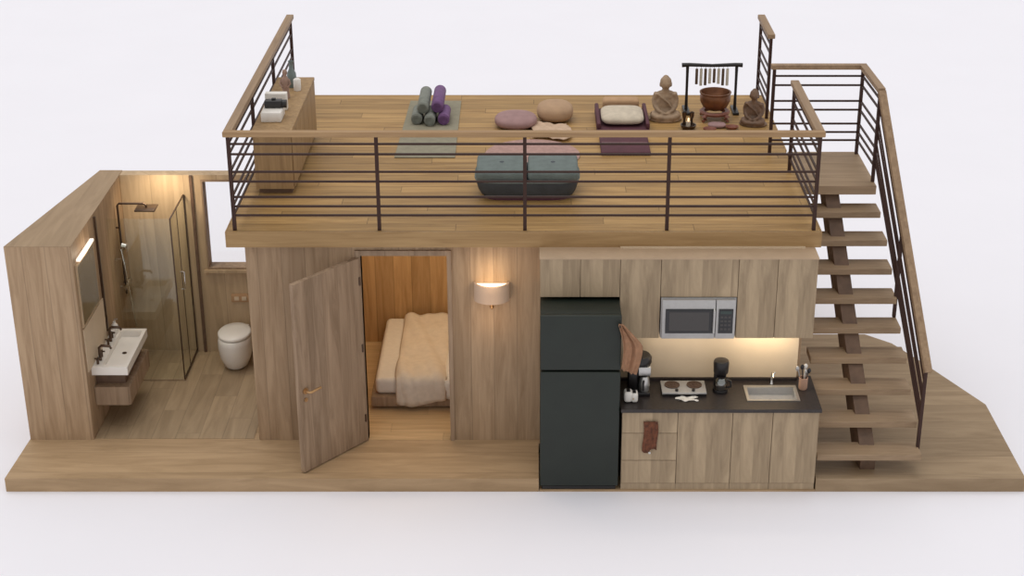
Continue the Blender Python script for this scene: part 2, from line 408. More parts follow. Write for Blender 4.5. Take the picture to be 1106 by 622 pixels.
# ------------------------------------------------------------------ bathroom
vn = thing('vanity', 'floating wooden vanity drawer with white rectangular basin on the left wall', 'vanity', (-3.6,1.1,.35))
bx0, bx1, by0, by1 = -3.709, -3.405, .80, 1.56
w = MB(); t = .03
w.box(bx0, bx1, by0, by1, .655, .675); w.box(bx0, bx1, by0, by0+.05, .675, .73); w.box(bx0, bx1, by1-.05, by1, .675, .73)
w.box(bx0, bx0+.085, by0+.05, by1-.05, .675, .73); w.box(bx1-.03, bx1, by0+.05, by1-.05, .675, .73)
B('basin', w, M_white, vn)
w = MB(); w.tube([(-3.52,1.18,.676),(-3.52,1.18,.679)], .02, 14); B('drain', w, M_brz, vn)
w = MB(); w.box(-3.706, -3.46, .9, 1.5, .53, .654); B('support_box', w, W_dark, vn)
w = MB(); w.box(-3.706, -3.425, .82, 1.56, .36, .53); w.box(-3.425, -3.41, .825, 1.555, .365, .528)
hint(B('drawer', w, W_door, vn), 'ribbed brown wooden drawer')
for y, lab in ((.93,'dark bronze basin tap nearest the front of the vanity'), (1.3,'dark bronze basin tap nearest the shower')):
    tp = thing('basin_tap', lab, 'tap', (-3.66,y,.731), 'basin taps')
    w = MB(); w.tube([(-3.66,y,.731),(-3.66,y,.85),(-3.64,y,.868),(-3.57,y,.862),(-3.56,y,.84)], [.013,.012,.012,.011,.01], 12); B('spout', w, M_brz, tp)
    for s_ in (-.07,.07):
        w = MB(); w.tube([(-3.665,y+s_,.731),(-3.665,y+s_,.775)], .011, 10); w.tube([(-3.69,y+s_,.78),(-3.635,y+s_,.78)], .007, 8); w.tube([(-3.665,y+s_-.025,.78),(-3.665,y+s_+.025,.78)], .007, 8)
        B('handle', w, M_brz, tp)
sb = thing('soap_bottle', 'white pump soap bottle at the far end of the basin', 'bottle', (-3.66,1.47,.731))
w = MB(); w.lathe([(0,.731),(.026,.731),(.028,.74),(.028,.81),(.012,.83),(.012,.84),(0,.84)], -3.66, 1.47); B('bottle', w, M_whitp, sb)
w = MB(); w.tube([(-3.66,1.47,.84),(-3.66,1.47,.865),(-3.625,1.47,.865)], .006, 8); B('pump', w, M_chrome, sb)
w = MB(); w.lathe([(0,.731),(.022,.731),(.024,.78),(.02,.79),(0,.79)], -3.66, 1.40)
tag(B('tumbler', w, M_whitp), 'small white tumbler next to the soap bottle on the basin', 'cup')
mr = thing('mirror', 'rectangular wall mirror above the basin', 'mirror', (-3.7,.98,1.16))
w = MB(); w.box(-3.709, -3.697, .70, 1.24, 1.14, 1.70); build('mirror_frame', w, W_bath, mr)
w = MB(); w.box(-3.697, -3.694, .72, 1.22, 1.16, 1.68); build('mirror_glass', w, M_mirror, mr)
w = MB(); w.box(-3.709, -3.675, .74, 1.2, 1.715, 1.738, .006); 
tag(B('mirror_light', w, M_glow2), 'slim glowing light bar mounted above the bathroom mirror', 'light')
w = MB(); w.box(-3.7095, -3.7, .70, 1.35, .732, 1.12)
struct(build('lamplight_panel', w, M_split), 'pale panel painting lamp light on the wall between basin and mirror', 'trim')  # added panel, its pale colour stands in for lamp light on the wall

# shower enclosure
sh = thing('shower_enclosure', 'clear glass shower enclosure with thin bronze edges in the bathroom corner', 'shower', (-3.42,2.0,ZF+.004))
GX, GY, GZ = -3.15, 1.73, 1.70
w = MB(); w.box(-3.708, GX, GY, 2.338, ZF+.004, ZF+.022, .004); B('shower_tray', w, W_tile, sh)
w = MB(); w.box(-3.705, GX, GY, GY+.008, ZF+.023, GZ); build('front_panel', w, G_show, sh)
w = MB(); w.box(GX-.008, GX, GY+.01, 2.335, ZF+.023, GZ); build('glass_door', w, G_show, sh)
w = MB()
for a, b_ in (((GX,GY,ZF+.023),(GX,GY,GZ)), ((GX,2.33,ZF+.023),(GX,2.33,GZ)), ((GX,GY,GZ),(GX,2.33,GZ)), ((GX,GY,ZF+.027),(GX,2.33,ZF+.027))): w.bar(a, b_, .011)
B('edge_frame', w, M_brz, sh)
w = MB(); w.bar((GX,2.0,ZF+.023),(GX,2.0,GZ), .006); B('door_edge', w, M_brz, sh)
w = MB(); w.tube([(GX+.002,1.93,.95),(GX+.035,1.93,.95),(GX+.035,1.93,1.12),(GX+.002,1.93,1.12)], .007, 8); B('door_handle', w, M_chrome, sh)
st = thing('rain_shower', 'overhead rain shower set with riser pipe and hose on the left wall', 'shower head', (-3.68,2.03,.8))
w = MB(); w.tube([(-3.675,2.03,.86),(-3.675,2.03,1.71),(-3.66,2.03,1.73),(-3.44,2.03,1.73),(-3.42,2.03,1.715),(-3.42,2.03,1.695)], .010, 10); w.tube([(-3.709,2.03,1.5),(-3.675,2.03,1.5)], .008, 8); B('riser_pipe', w, M_brz, st)
w = MB(); w.box(-3.51, -3.33, 1.95, 2.11, 1.68, 1.695, .003); B('head_plate', w, M_brz, st)
w = MB(); w.tube([(-3.66,1.93,.95),(-3.66,2.13,.95)], .022, 12); w.tube([(-3.709,1.98,.95),(-3.66,1.98,.95)], .012, 8); w.tube([(-3.709,2.08,.95),(-3.66,2.08,.95)], .012, 8); B('mixer', w, M_chrome, st)
w = MB(); w.tube([(-3.65,1.9,1.36),(-3.63,1.9,1.2)], .012, 10); w.tube([(-3.64,1.9,1.38),(-3.6,1.9,1.37)], .03, 12); w.tube([(-3.709,1.9,1.25),(-3.65,1.9,1.25)], .008,8); B('hand_shower', w, M_chrome, st)
pts = [(-3.63+.03*math.sin(t*PI), 1.9+.1*t, 1.2-.5*math.sin(t*PI*.95)-.25*t) for t in [i/14 for i in range(15)]]
w = MB(); w.tube(pts, .006, 8); B('hose', w, M_chrome, st)

# toilet
tl = thing('toilet', 'white rounded toilet against the bathroom back wall under the window', 'toilet', (-2.71,2.05,ZF+.004))
tx, ty = -2.735, 2.06
w = MB(); w.lathe([(0,.126),(.09,.126),(.112,.15),(.145,.24),(.155,.32),(.155,.38),(.148,.42),(.14,.43),(0,.43)], tx, ty, 1, 1.3, 36)
w.box(tx-.1, tx+.1, 2.2, 2.335, .13, .42, .02); B('bowl', w, M_white, tl, ang=60)
w = MB()
R_ = Matrix.Rotation(math.radians(7), 4, 'X')
w.lathe([(0,.437),(.14,.437),(.152,.443),(.152,.458),(.14,.468),(.07,.474),(0,.476)], tx, ty+.01, 1, 1.28, 36)
B('lid', w, M_white, tl, ang=60)
w = MB(); w.box(-2.79,-2.62,2.318,2.339,.64,.72,.006); o = thing('flush_plate', 'pale flush plate on the wall above the toilet', 'flush plate', (-2.7,2.33,.64)); B('plate', w, M_tan, o)
for q in (-.035,.035):
    w = MB(); w.box(-2.705+q-.022,-2.705+q+.022,2.312,2.318,.66,.7,.003); B('button', w, M_split, o)

# ------------------------------------------------------------------ kitchen
FX0, FX1 = .06, .695
fr = thing('refrigerator', 'tall matte black-green two-door refrigerator left of the kitchen worktop', 'refrigerator', (.378,.3,.018))
w = MB(); w.box(FX0+.003, FX1-.003, .055, .58, .03, 1.572, .006); w.box(FX0+.03, FX1-.03, .07, .5, .0185, .03); B('body', w, M_fridge, fr)
w = MB(); w.box(FX0, FX1, 0, .05, .05, 1.088, .012, 3); B('lower_door', w, M_fridge, fr)
w = MB(); w.box(FX0, FX1, 0, .05, 1.102, 1.576, .012, 3); B('freezer_door', w, M_fridge, fr)
w = MB(); w.box(FX0+.02, FX1-.02, .01, .05, .02, .046); B('kick_plate', w, M_black, fr)
# base cabinets
def base_cab(x0, x1, label, drawers=False):
    t_ = thing('base_cabinet', label, 'cabinet', ((x0+x1)/2,.28,.018), 'base cabinets')
    w = MB(); w.box(x0+.0015, x1-.0015, .018, .57, .075, .695); B('carcass', w, W_cab, t_)
    w = MB(); w.box(x0+.0015, x1-.0015, .008, .57, .0185, .075); B('plinth', w, W_cab, t_)
    if drawers:
        for z0, z1 in ((.08,.29),(.294,.538),(.542,.73)):
            w = MB(); w.box(x0+.002, x1-.002, 0, .017, z0, z1, .0015, 1); B('drawer', w, W_cab, t_)
    else:
        w = MB(); w.box(x0+.002, x1-.002, 0, .017, .08, .73, .0015, 1); B('door', w, W_cab, t_)
    return t_
cab0 = base_cab(.715, 1.16, 'pale wood three-drawer base cabinet next to the refrigerator', True)
base_cab(1.16, 1.598, 'pale wood base cabinet with one door, directly right of the drawers')
base_cab(1.598, 1.918, 'pale wood base cabinet door below the left part of the sink')
base_cab(1.918, 2.288, 'pale wood base cabinet at the right end beside the stairs')
SX0, SX1, SY0, SY1 = 1.722, 2.148, .12, .39
w = MB(); c0, c1, d0, d1 = .705, 2.3, -.02, .575
w.box(c0, c1, d0, SY0+.02, .736, .765); w.box(c0, c1, SY1-.02, d1, .736, .765); w.box(c0, SX0+.02, SY0+.02, SY1-.02, .736, .765); w.box(SX1-.02, c1, SY0+.02, SY1-.02, .736, .765)
tag(build('worktop', w, M_count), 'dark stone worktop running over all base cabinets', 'worktop')
# the notch keeps worktop from the side wall
sk = thing('sink', 'stainless steel inset sink on the right of the worktop', 'sink', (1.93,.25,.766))
w = MB(); r = .022
w.box(SX0, SX1, SY0, SY0+r, .7655, .772); w.box(SX0, SX1, SY1-r-.015, SY1, .7655, .772); w.box(SX0, SX0+r, SY0+r, SY1-r-.015, .7655, .772); w.box(SX1-r, SX1, SY0+r, SY1-r-.015, .7655, .772)
B('rim', w, M_steel, sk)
w = MB(); a, b_, c_, d_ = SX0+r, SX1-r, SY0+r, SY1-r-.015
w.box(a, b_, c_, d_, .70, .704); w.box(a, a+.004, c_, d_, .704, .766); w.box(b_-.004, b_, c_, d_, .704, .766); w.box(a, b_, c_, c_+.004, .704, .766); w.box(a, b_, d_-.004, d_, .704, .766)
B('bowl', w, M_steelf, sk)
w = MB(); w.lathe([(0,.706),(.022,.706),(.024,.7045)], 1.93, .25, n=20); B('drain', w, M_chrome, sk)
fa = thing('kitchen_tap', 'small chrome tap behind the kitchen sink', 'tap', (1.955,.415,.766))
w = MB(); w.lathe([(.018,.766),(.018,.775),(.011,.785),(.01,.83),(0,.83)], 1.955, .42); w.tube([(1.955,.42,.82),(1.955,.41,.872),(1.955,.37,.882),(1.955,.345,.865)], .008, 10); B('spout', w, M_chrome, fa)
w = MB(); w.tube([(1.955,.42,.83),(1.985,.44,.865)], .006, 8); B('lever', w, M_chrome, fa)
# wall cabinets
def wall_cab(x0, x1, z0, label, splits=()):
    t_ = thing('wall_cabinet', label, 'cabinet', ((x0+x1)/2,.5,z0), 'wall cabinets')
    w = MB(); w.box(x0+.001, x1-.001, .318, .495 if x0 > .69 else .642, z0, 1.922); B('carcass', w, W_cab, t_)
    xs = [x0]+list(splits)+[x1]
    for a, b_ in zip(xs, xs[1:]):
        w = MB(); w.box(a+.002, b_-.002, .3, .317, z0+.001, 1.922, .0015, 1); B('door', w, W_cab, t_)
wall_cab(.06, .692, 1.6, 'short two-door wall cabinet directly above the refrigerator', (.378,))
wall_cab(.692, 1.013, 1.24, 'tall narrow wall cabinet between refrigerator top and microwave')
wall_cab(1.013, 1.622, 1.6, 'short wall cabinet with knotty grain directly above the microwave')
wall_cab(1.622, 2.245, 1.24, 'two-door wall cabinet right of the microwave, above the sink', (1.93,))
w = MB(); w.box(.056, 2.249, .296, .54, 1.9225, 1.932)
struct(build('trim_7', w, plain('pale_top_board', (.46,.33,.215), .6, 0, .05)), 'pale top board over the wall cabinets', 'trim')
# microwave
mw = thing('microwave', 'stainless steel built-in microwave between the wall cabinets', 'microwave', (1.32,.4,1.24))
w = MB(); w.box(1.02, 1.616, .3, .495, 1.243, 1.594, .003)
B('body', w, M_steelf, mw)
w = MB(); w.box(1.028, 1.45, .268, .299, 1.25, 1.588, .004); B('door', w, M_steelf, mw)
w = MB(); w.box(1.456, 1.608, .268, .299, 1.25, 1.588, .004); B('control_frame', w, M_steelf, mw)
w = MB(); w.box(1.055, 1.432, .262, .267, 1.3, 1.512, .002); B('door_window', w, M_blk2, mw)
w = MB(); w.box(1.085, 1.402, .259, .2615, 1.325, 1.487); B('window_mesh', w, M_grayg, mw)
w = MB(); w.box(1.476, 1.592, .262, .267, 1.3, 1.512, .002); pn = B('control_panel', w, M_blk2, mw)
w = MB(); w.box(1.49, 1.578, .259, .2615, 1.47, 1.495); B('display', w, plain('clock_display', (.03,.05,.045), .2), pn)
for i in range(4):
    for j in range(3):
        w = MB(); w.box(1.493+j*.03, 1.513+j*.03, .2595, .2615, 1.435-i*.035, 1.452-i*.035); B('button', w, M_grayg, pn)
w = MB(); w.tube([(1.441,.268,1.3),(1.441,.245,1.31),(1.441,.245,1.5),(1.441,.268,1.51)], .007, 8); B('door_handle', w, M_steel, mw)
# under cabinet light
ul = MB(); ul.box(1.78, 2.02, .38, .43, 1.228, 1.2395, .003)
tag(B('cabinet_light', ul, M_glow), 'small glowing downlight under the right wall cabinet', 'light')
# coffee machine (large)
cm = thing('coffee_machine', 'large black and steel drip coffee machine beside the refrigerator', 'coffee maker', (.86,.3,.766))
w = MB(); w.box(.775, .95, .2, .42, .766, .80, .008); w.box(.775, .85, .26, .42, .8, 1.02, .01); w.box(.775, .95, .3, .42, .8, 1.02, .01); B('body', w, M_black, cm)
w = MB(); w.lathe([(0,1.02),(.094,1.02),(.1,1.03),(.1,1.07),(.085,1.09),(0,1.094)], .862, .31, 1, 1, 32); B('lid', w, M_black, cm)
w = MB(); w.box(.852, .952, .222, .3, .94, 1.018, .008); B('steel_front', w, M_steel, cm)
w = MB(); w.lathe([(0,.801),(.04,.801),(.046,.84),(.04,.9),(.03,.925),(0,.925)], .902, .255, n=24); B('carafe', w, M_steel, cm)
w = MB(); w.tube([(.895,.212,.9),(.89,.185,.895),(.89,.185,.83),(.895,.213,.825)], .008, 8); B('carafe_handle', w, M_black, cm)
# toaster
to = thing('toaster', 'small white rounded toaster on the worktop in front of the coffee machine', 'toaster', (.785,.12,.766))
w = MB(); w.box(.732, .80, .085, .175, .768, .862, .022, 4); w.box(.79, .845, .085, .175, .768, .85, .02, 4); B('body', w, M_whitp, to, ang=60)
w = MB(); w.box(.752, .782, .1, .16, .8625, .864); w.box(.802, .828, .1, .16, .8505, .852); B('slot', w, M_black, to)
w = MB(); w.box(.80, .812, .078, .0845, .80, .815, .002); B('lever', w, M_split, to)
# hot plate
hp = thing('hot_plate', 'steel double electric hot plate on the worktop', 'cooktop', (1.225,.3,.766))
w = MB(); w.box(1.045, 1.405, .2, .42, .785, .80, .004); B('top_plate', w, M_steelf, hp)
w = MB(); w.box(1.05, 1.40, .205, .415, .7665, .785); B('body', w, M_black, hp)
w = MB()
for x in (1.06,1.39):
    for y in (.215,.405): w.box(x-.01,x+.01,y-.01,y+.01,.7655,.7665)
for x in (1.135, 1.315):
    w = MB()
    w.lathe([(0,.801),(.062,.801),(.062,.808),(.052,.808),(.052,.805),(.038,.805),(.038,.808),(.024,.808),(.024,.805),(.012,.805),(.012,.808),(0,.808)], x, .335, n=30)
    B('heating_disc', w, M_coil, hp)
for x in (1.165, 1.3):
    w = MB(); w.tube([(x,.235,.8005),(x,.235,.815)], .013, 14); B('knob', w, M_black, hp)
# napkin
w = MB(); nn = 8; gg = [[w.bm.verts.new((1.165+.15*i/nn+.02*math.sin(j), .12+.075*j/nn+.012*math.sin(i*1.3), .768+.006*abs(math.sin(i*1.1+j*.8)))) for j in range(nn+1)] for i in range(nn+1)]
for i in range(nn):
    for j in range(nn): w.bm.faces.new((gg[i][j],gg[i+1][j],gg[i+1][j+1],gg[i][j+1]))
o = build('napkin', w, M_whitp, None, True); o.modifiers.new('t','SOLIDIFY').thickness = .003; tag(o, 'crumpled pale napkin in front of the hot plate', 'napkin')
# small coffee maker
c2 = thing('coffee_maker', 'small black coffee maker with glass jug left of the sink', 'coffee maker', (1.525,.32,.766))
w = MB(); w.lathe([(0,.766),(.062,.766),(.064,.78),(.06,.792),(0,.793)], 1.525, .3); w.box(1.475, 1.575, .34, .385, .78, .96, .012); B('body', w, M_black, c2)
w = MB(); w.lathe([(0,.915),(.05,.915),(.06,.93),(.064,1.01),(.058,1.03),(.03,1.036),(0,1.036)], 1.525, .325); B('filter_housing', w, M_black, c2)
w = MB(); w.lathe([(0,.796),(.044,.796),(.05,.83),(.045,.87),(.03,.895)], 1.525, .285, n=24); B('carafe', w, G_jug, c2)
w = MB(); w.lathe([(0,.798),(.04,.798),(.0445,.83),(0,.835)], 1.525, .285, n=24); B('steel_band', w, M_steel, c2)
w = MB(); w.tube([(1.565,.27,.885),(1.6,.255,.88),(1.602,.252,.83),(1.575,.268,.815)], .009, 8); w.lathe([(0,.896),(.032,.896),(.034,.905),(0,.91)], 1.525, .285); B('carafe_handle', w, M_black, c2)
# utensil crock
uc = thing('utensil_crock', 'terracotta coloured utensil crock at the right end of the worktop', 'crock', (2.2,.34,.766))
w = MB(); w.lathe([(0,.766),(.032,.766),(.036,.775),(.036,.87),(.031,.87),(.03,.78),(0,.78)], 2.2, .34); B('crock', w, M_clay, uc)
for i, (dx, dy, h, mt, kind) in enumerate([(-.045,.01,.13,M_steel,'spoon'),(-.015,-.01,.155,M_black,'ladle'),(.012,.015,.15,M_white,'spoon'),(.035,-.005,.12,M_black,'spatula'),(.02,.01,.1,M_steel,'fork')]):
    w = MB(); b0 = Vector((2.2+dx*.25,.34+dy*.3,.785)); t0 = Vector((2.2+dx,.34+dy,.80+h)); w.tube([b0,t0], .0045, 8); 
    w.ell(t0+Vector((dx*.15,0,.012)), (.016,.007,.024)); 
    tag(B(kind if kind!='spoon' else 'serving_spoon', w, mt), {0:'steel spoon leaning left in the crock',1:'black ladle standing in the crock',2:'white spoon standing upright in the crock',3:'black spatula leaning right in the crock',4:'short steel fork in the crock'}[i], 'utensil')
# towel hanging on fridge side
def cloth(name, fn, nu, nv, mat, label, thick=.006):
    w = MB(); gg = [[w.bm.verts.new(fn(i/nu, j/nv)) for j in range(nv+1)] for i in range(nu+1)]
    for i in range(nu):
        for j in range(nv): w.bm.faces.new((gg[i][j],gg[i+1][j],gg[i+1][j+1],gg[i][j+1]))
    o = build(name, w, mat, None, True); o.modifiers.new('t','SOLIDIFY').thickness = thick
    return tag(o, label, 'towel')
def tw(u, v):   # v 0 top, 1 bottom; gathered at hook, flaring
    wd_ = .03+.12*min(1, v*2.4)*(1-.5*max(0,v-.5)); z = 1.52-.40*v-.05*(u-.3)*v
    return (.672+.02*v+.03*math.sin(v*3)+wd_*u, -.05+.012*math.sin(u*14+v*2)+.01*math.sin(u*27), z)
hk = MB(); hk.tube([(.68,-.002,1.5),(.68,-.05,1.5),(.68,-.055,1.52)], .006, 8); tag(B('hook', hk, M_black), 'small black hook at the right edge of the refrigerator door', 'hook')
cloth('kitchen_towel', tw, 16, 16, M_towel, 'brown kitchen towel hanging at the right edge of the refrigerator')
def tw2(u, v): return (.885+.115*u+.006*math.sin(v*5), -.018-.006*abs(math.sin(u*9+v)), .655-.265*v-.02*math.sin(u*6)*v)
cloth('dish_cloth', tw2, 16, 12, M_towel2, 'rust brown dish cloth hung over the upper drawers')
w = MB(); w.tube([(.94,-.025,.385),(.94,-.03,.37)], .012, 10); B('drawer_knob', w, M_chrome, cab0)

# ------------------------------------------------------------------ railings
ZR = 2.885; BARS = (2.779,2.695,2.55,2.469,2.34,2.261,2.185)
def post(p, x, y, z0, z1, s=.028):
    w = MB(); w.box(x-s/2, x+s/2, y-s/2, y+s/2, z0, z1); B('post', w, M_metal, p)
def railbar(p, a, b_, s=.015):
    w = MB(); w.bar(a, b_, s); B('rail_bar', w, M_metal, p)
RXL, RXR, RY = -2.365, 2.235, .58
r = thing('deck_railing', 'long front railing of the roof deck with five dark posts', 'railing', (0,RY,ZD))
w = MB(); w.box(RXL-.035, RXR+.035, RY-.035, RY+.025, ZR-.042, ZR, .004, 1); hint(B('top_rail', w, W_railx, r), 'light wooden top rail')
for x in (RXL, -1.215, -.059, 1.068, RXR): post(r, x, RY, ZD, ZR-.043)
for z in BARS: railbar(r, (RXL,RY,z), (RXR,RY,z))
def side_rail(label, x, y0, y1, posts, wood_=W_rail):
    r = thing('deck_railing', label, 'railing', (x,(y0+y1)/2,ZD))
    w = MB(); w.box(x-.035, x+.035, y0, y1, ZR-.042, ZR, .004, 1); B('top_rail', w, wood_, r)
    for y in posts: post(r, x, y, ZD, ZR-.043)
    for z in BARS: railbar(r, (x,y0+.01,z), (x,y1-.01,z))
side_rail('left side railing of the roof deck behind the wooden sideboard', RXL, .607, 4.17, (1.75,2.95,4.155))
side_rail('short railing on the right deck edge at the stair head', RXR, .607, 1.95, (1.93,))
side_rail('rear right railing panel of the deck behind the small dark statue', RXR, 3.42, 4.17, (3.44,4.155))
# staircase
fronts = [1.47,1.31,1.15,.98,.81,.64,.45,.25,.05]; xr = [2.962,3.004,3.03,3.052,3.068,3.1,3.112,3.138,3.15]
sc_ = thing('staircase', 'open wooden staircase climbing from the platform to the roof deck', 'staircase', (2.7,.8,ZF))
w = MB(); w.box(2.3, 2.935, 1.6, 2.49, 1.975, 2.055, .004, 1); B('landing', w, W_tread, sc_)
for k in range(9):
    z = ZD-.194*(k+1)
    w = MB(); w.box(2.303, xr[k], fronts[k], fronts[k]+.215, z-.055, z, .004, 1); B('tread', w, W_tread, sc_)
w = MB()
def sx(y): return 2.745-.115*(y-.13)
ya, yb = 1.84, .17
def stz(y): return 1.75+(y-1.57)*1.09
pts = []
for (y, z) in ((yb-.02,ZF+.002),(yb+.16,ZF+.002),(ya,stz(ya)-.08),(ya,1.97),(1.66,1.97),(yb-.02,stz(yb)+.02)):
    pts.append((y,z))
hw = .06
A = [w.bm.verts.new((sx(y)-hw,y,z)) for y,z in pts]; Bq = [w.bm.verts.new((sx(y)+hw,y,z)) for y,z in pts]
w.bm.faces.new(A); w.bm.faces.new(Bq[::-1])
for i in range(6): w.bm.faces.new((A[i],Bq[i],Bq[(i+1)%6],A[(i+1)%6]))
hint(B('stringer', w, W_dark, sc_), 'dark brown central stringer beam')
# landing and stair railing
r = thing('stair_railing', 'stair railing running round the landing and down the right side of the stairs', 'railing', (2.95,1.6,ZD))
P0, P1, P2, P3 = Vector((2.13,2.43,ZR)), Vector((2.91,2.43,ZR)), Vector((2.93,1.71,ZR)), Vector((3.16,.19,1.03))
def trail(a, b_, ext0=.0, ext1=.0):
    d_ = (b_-a).normalized(); w = MB(); w.bar(a-d_*ext0-Vector((0,0,.021)), b_+d_*ext1-Vector((0,0,.021)), .062, .04)
    B('top_rail', w, W_rail, r)
trail(P0, P1, .03, .03); trail(P1, P2, -.031, 0); trail(P2, P3, -.005, .02)
post(r, P0.x, 2.43, ZD, ZR-.043); post(r, P1.x, 2.43, 2.056, ZR-.043); post(r, P2.x-.01, P2.y, 2.056, ZR-.05)
for z in BARS:
    railbar(r, (P0.x,2.43,z), (P1.x,2.43,z)); railbar(r, (P1.x,2.43,z), (P2.x,P2.y,z))
    off = (z-ZR)*.93
    railbar(r, P2+Vector((0,0,off)), Vector((3.146,.196,1.03+off*.78)), .013)
x5 = 3.052; post(r, x5, 1.03, ZD-.194*4+.001 if False else 1.091, 2.0)
bm_ = MB(); bm_.box(3.133, 3.159, .174, .202, .215, 1.0); B('post', bm_, M_metal, r)

# ------------------------------------------------------------------ things on the deck
sd = thing('sideboard', 'long low wooden sideboard along the left edge of the roof deck', 'sideboard', (-2.16,2.15,ZD))
DX0, DX1, DY0, DY1, DZ = -2.325, -1.99, 1.36, 2.93, 2.62
w = MB(); w.box(DX0+.01, DX1-.01, DY0+.02, DY1-.01, ZD+.05, DZ-.03); B('carcass', w, W_desk, sd)
w = MB(); w.box(DX0, DX1, DY0, DY1, DZ-.03, DZ, .003, 1); B('top', w, W_desk, sd)
w = MB(); w.box(DX0+.03, DX1-.03, DY0+.06, DY1-.04, ZD, ZD+.05); hint(B('toe_kick', w, W_dark, sd), 'dark recessed base')
n_ = 3
for i in range(n_):
    a = DY0+.03+(DY1-DY0-.05)*i/n_; b_ = DY0+.03+(DY1-DY0-.05)*(i+1)/n_
    w = MB(); w.box(DX1-.009, DX1, a+.004, b_-.004, ZD+.06, DZ-.034, .002, 1); B('door', w, W_desk, sd)
w = MB(); w.box(-2.275, -2.105, 1.6, 1.83, DZ+.001, DZ+.085, .008); o = thing('paper_box', 'white box on the sideboard under the black camera', 'box', (-2.19,1.72,DZ)); B('box', w, M_whitp, o)
w = MB(); w.box(-2.285, -2.10, 1.93, 2.0, DZ+.001, DZ+.15, .004, 1); tag(B('white_card', w, M_whitp), 'upright white card behind the black camera on the sideboard', 'card')
cmr = thing('camera', 'black camera lying on the white box on the sideboard', 'camera', (-2.18,1.75,DZ+.086))
w = MB(); w.box(-2.26, -2.11, 1.72, 1.8, DZ+.0865, DZ+.15, .012, 3); B('body', w, M_black, cmr)
w = MB(); w.tube([(-2.11,1.76,DZ+.115),(-2.075,1.76,DZ+.115)], .035, 18); B('lens', w, M_black, cmr)
w = MB(); w.box(-2.2,-2.165,1.745,1.775,DZ+.15,DZ+.165,.004); B('viewfinder', w, M_black, cmr)
fg = thing('figurine', 'slim brown standing figurine on the sideboard behind the camera', 'figurine', (-2.16,2.3,DZ))
w = MB(); w.lathe([(0,DZ+.001),(.034,DZ+.001),(.036,DZ+.02),(.028,DZ+.05),(.03,DZ+.12),(.036,DZ+.16),(.02,DZ+.19),(.013,DZ+.2),(.022,DZ+.225),(.018,DZ+.25),(0,DZ+.257)], -2.16, 2.3); 
w.tube([(-2.19,2.3,DZ+.17),(-2.205,2.29,DZ+.13),(-2.18,2.275,DZ+.1)], .009, 8); w.tube([(-2.13,2.3,DZ+.17),(-2.115,2.29,DZ+.13),(-2.14,2.275,DZ+.1)], .009, 8); B('body', w, M_fig, fg, ang=70)
vs = MB(); vs.lathe([(0,DZ+.001),(.03,DZ+.001),(.045,DZ+.06),(.04,DZ+.13),(.02,DZ+.17),(.018,DZ+.22),(.026,DZ+.24)], -2.15, 2.62)
tag(B('vase', vs, M_tealc, ang=70), 'grey-teal vase at the far end of the sideboard', 'vase')
vs = MB(); vs.lathe([(0,DZ+.001),(.03,DZ+.001),(.033,DZ+.03),(.033,DZ+.1),(.02,DZ+.11),(0,DZ+.11)], -2.09, 2.52)
tag(B('jar', vs, M_whitp, ang=70), 'small pale jar right of the figurine on the sideboard', 'jar')

# yoga mat and rolls
w = MB(); w.prism([(-1.23,2.3),(-.69,2.3),(-.70,3.98),(-1.2,3.98)], ZD+.001, ZD+.009)
tag(build('yoga_mat', w, M_mat), 'grey-green yoga mat spread flat on the roof deck', 'mat')
def rolled(x, y0, y1, z, r_, mat, label, tilt=0, dx=0):
    w = MB(); n = 26; pr = [(0,.0),(.75,.0),(1,.03),(1,.97),(.75,1),(0,1)]
    d_ = Vector((dx, y1-y0, tilt)); L0 = d_.length; d_.normalize()
    s_ = d_.cross(Vector((0,0,1))).normalized(); u_ = s_.cross(d_).normalized(); p0 = Vector((x,y0,z))
    rings = []
    for (rr, tt) in pr:
        c = p0+d_*tt*L0
        rings.append([w.bm.verts.new(c+(s_*math.cos(a)+u_*math.sin(a))*max(rr*r_,1e-4)) for a in [2*PI*k/n for k in range(n)]])
    for a, b_ in zip(rings, rings[1:]):
        for k in range(n): w.bm.faces.new((a[k],a[(k+1)%n],b_[(k+1)%n],b_[k]))
    # spiral groove on the near end
    sp_ = [p0-d_*.002+(s_*math.cos(a)+u_*math.sin(a))*r_*(.15+.75*a/(6*PI)) for a in [6*PI*k/60 for k in range(61)]]
    w.tube(sp_, .003, 5)
    return tag(B('rolled_blanket', w, mat, None, ang=50), label, 'rolled blanket', 'rolled blankets on the yoga mat')
zr = ZD+.009
rolled(-1.09, 3.22, 3.52, zr+.054, .053, M_ggrey, 'grey-green rolled blanket, lower left of the pile on the yoga mat')
rolled(-.965, 3.17, 3.5, zr+.054, .053, M_ggrey, 'grey-green rolled blanket, lower middle of the pile on the yoga mat')
rolled(-.835, 3.2, 3.52, zr+.056, .055, M_purp, 'purple rolled blanket at the bottom right of the pile')
rolled(-1.03, 3.25, 3.80, zr+.152, .056, M_ggrey, 'grey-green rolled blanket lying on top of the two lower grey rolls')
rolled(-.895, 3.27, 3.82, zr+.156, .058, M_purp, 'purple rolled blanket lying on top, right of the grey top roll')
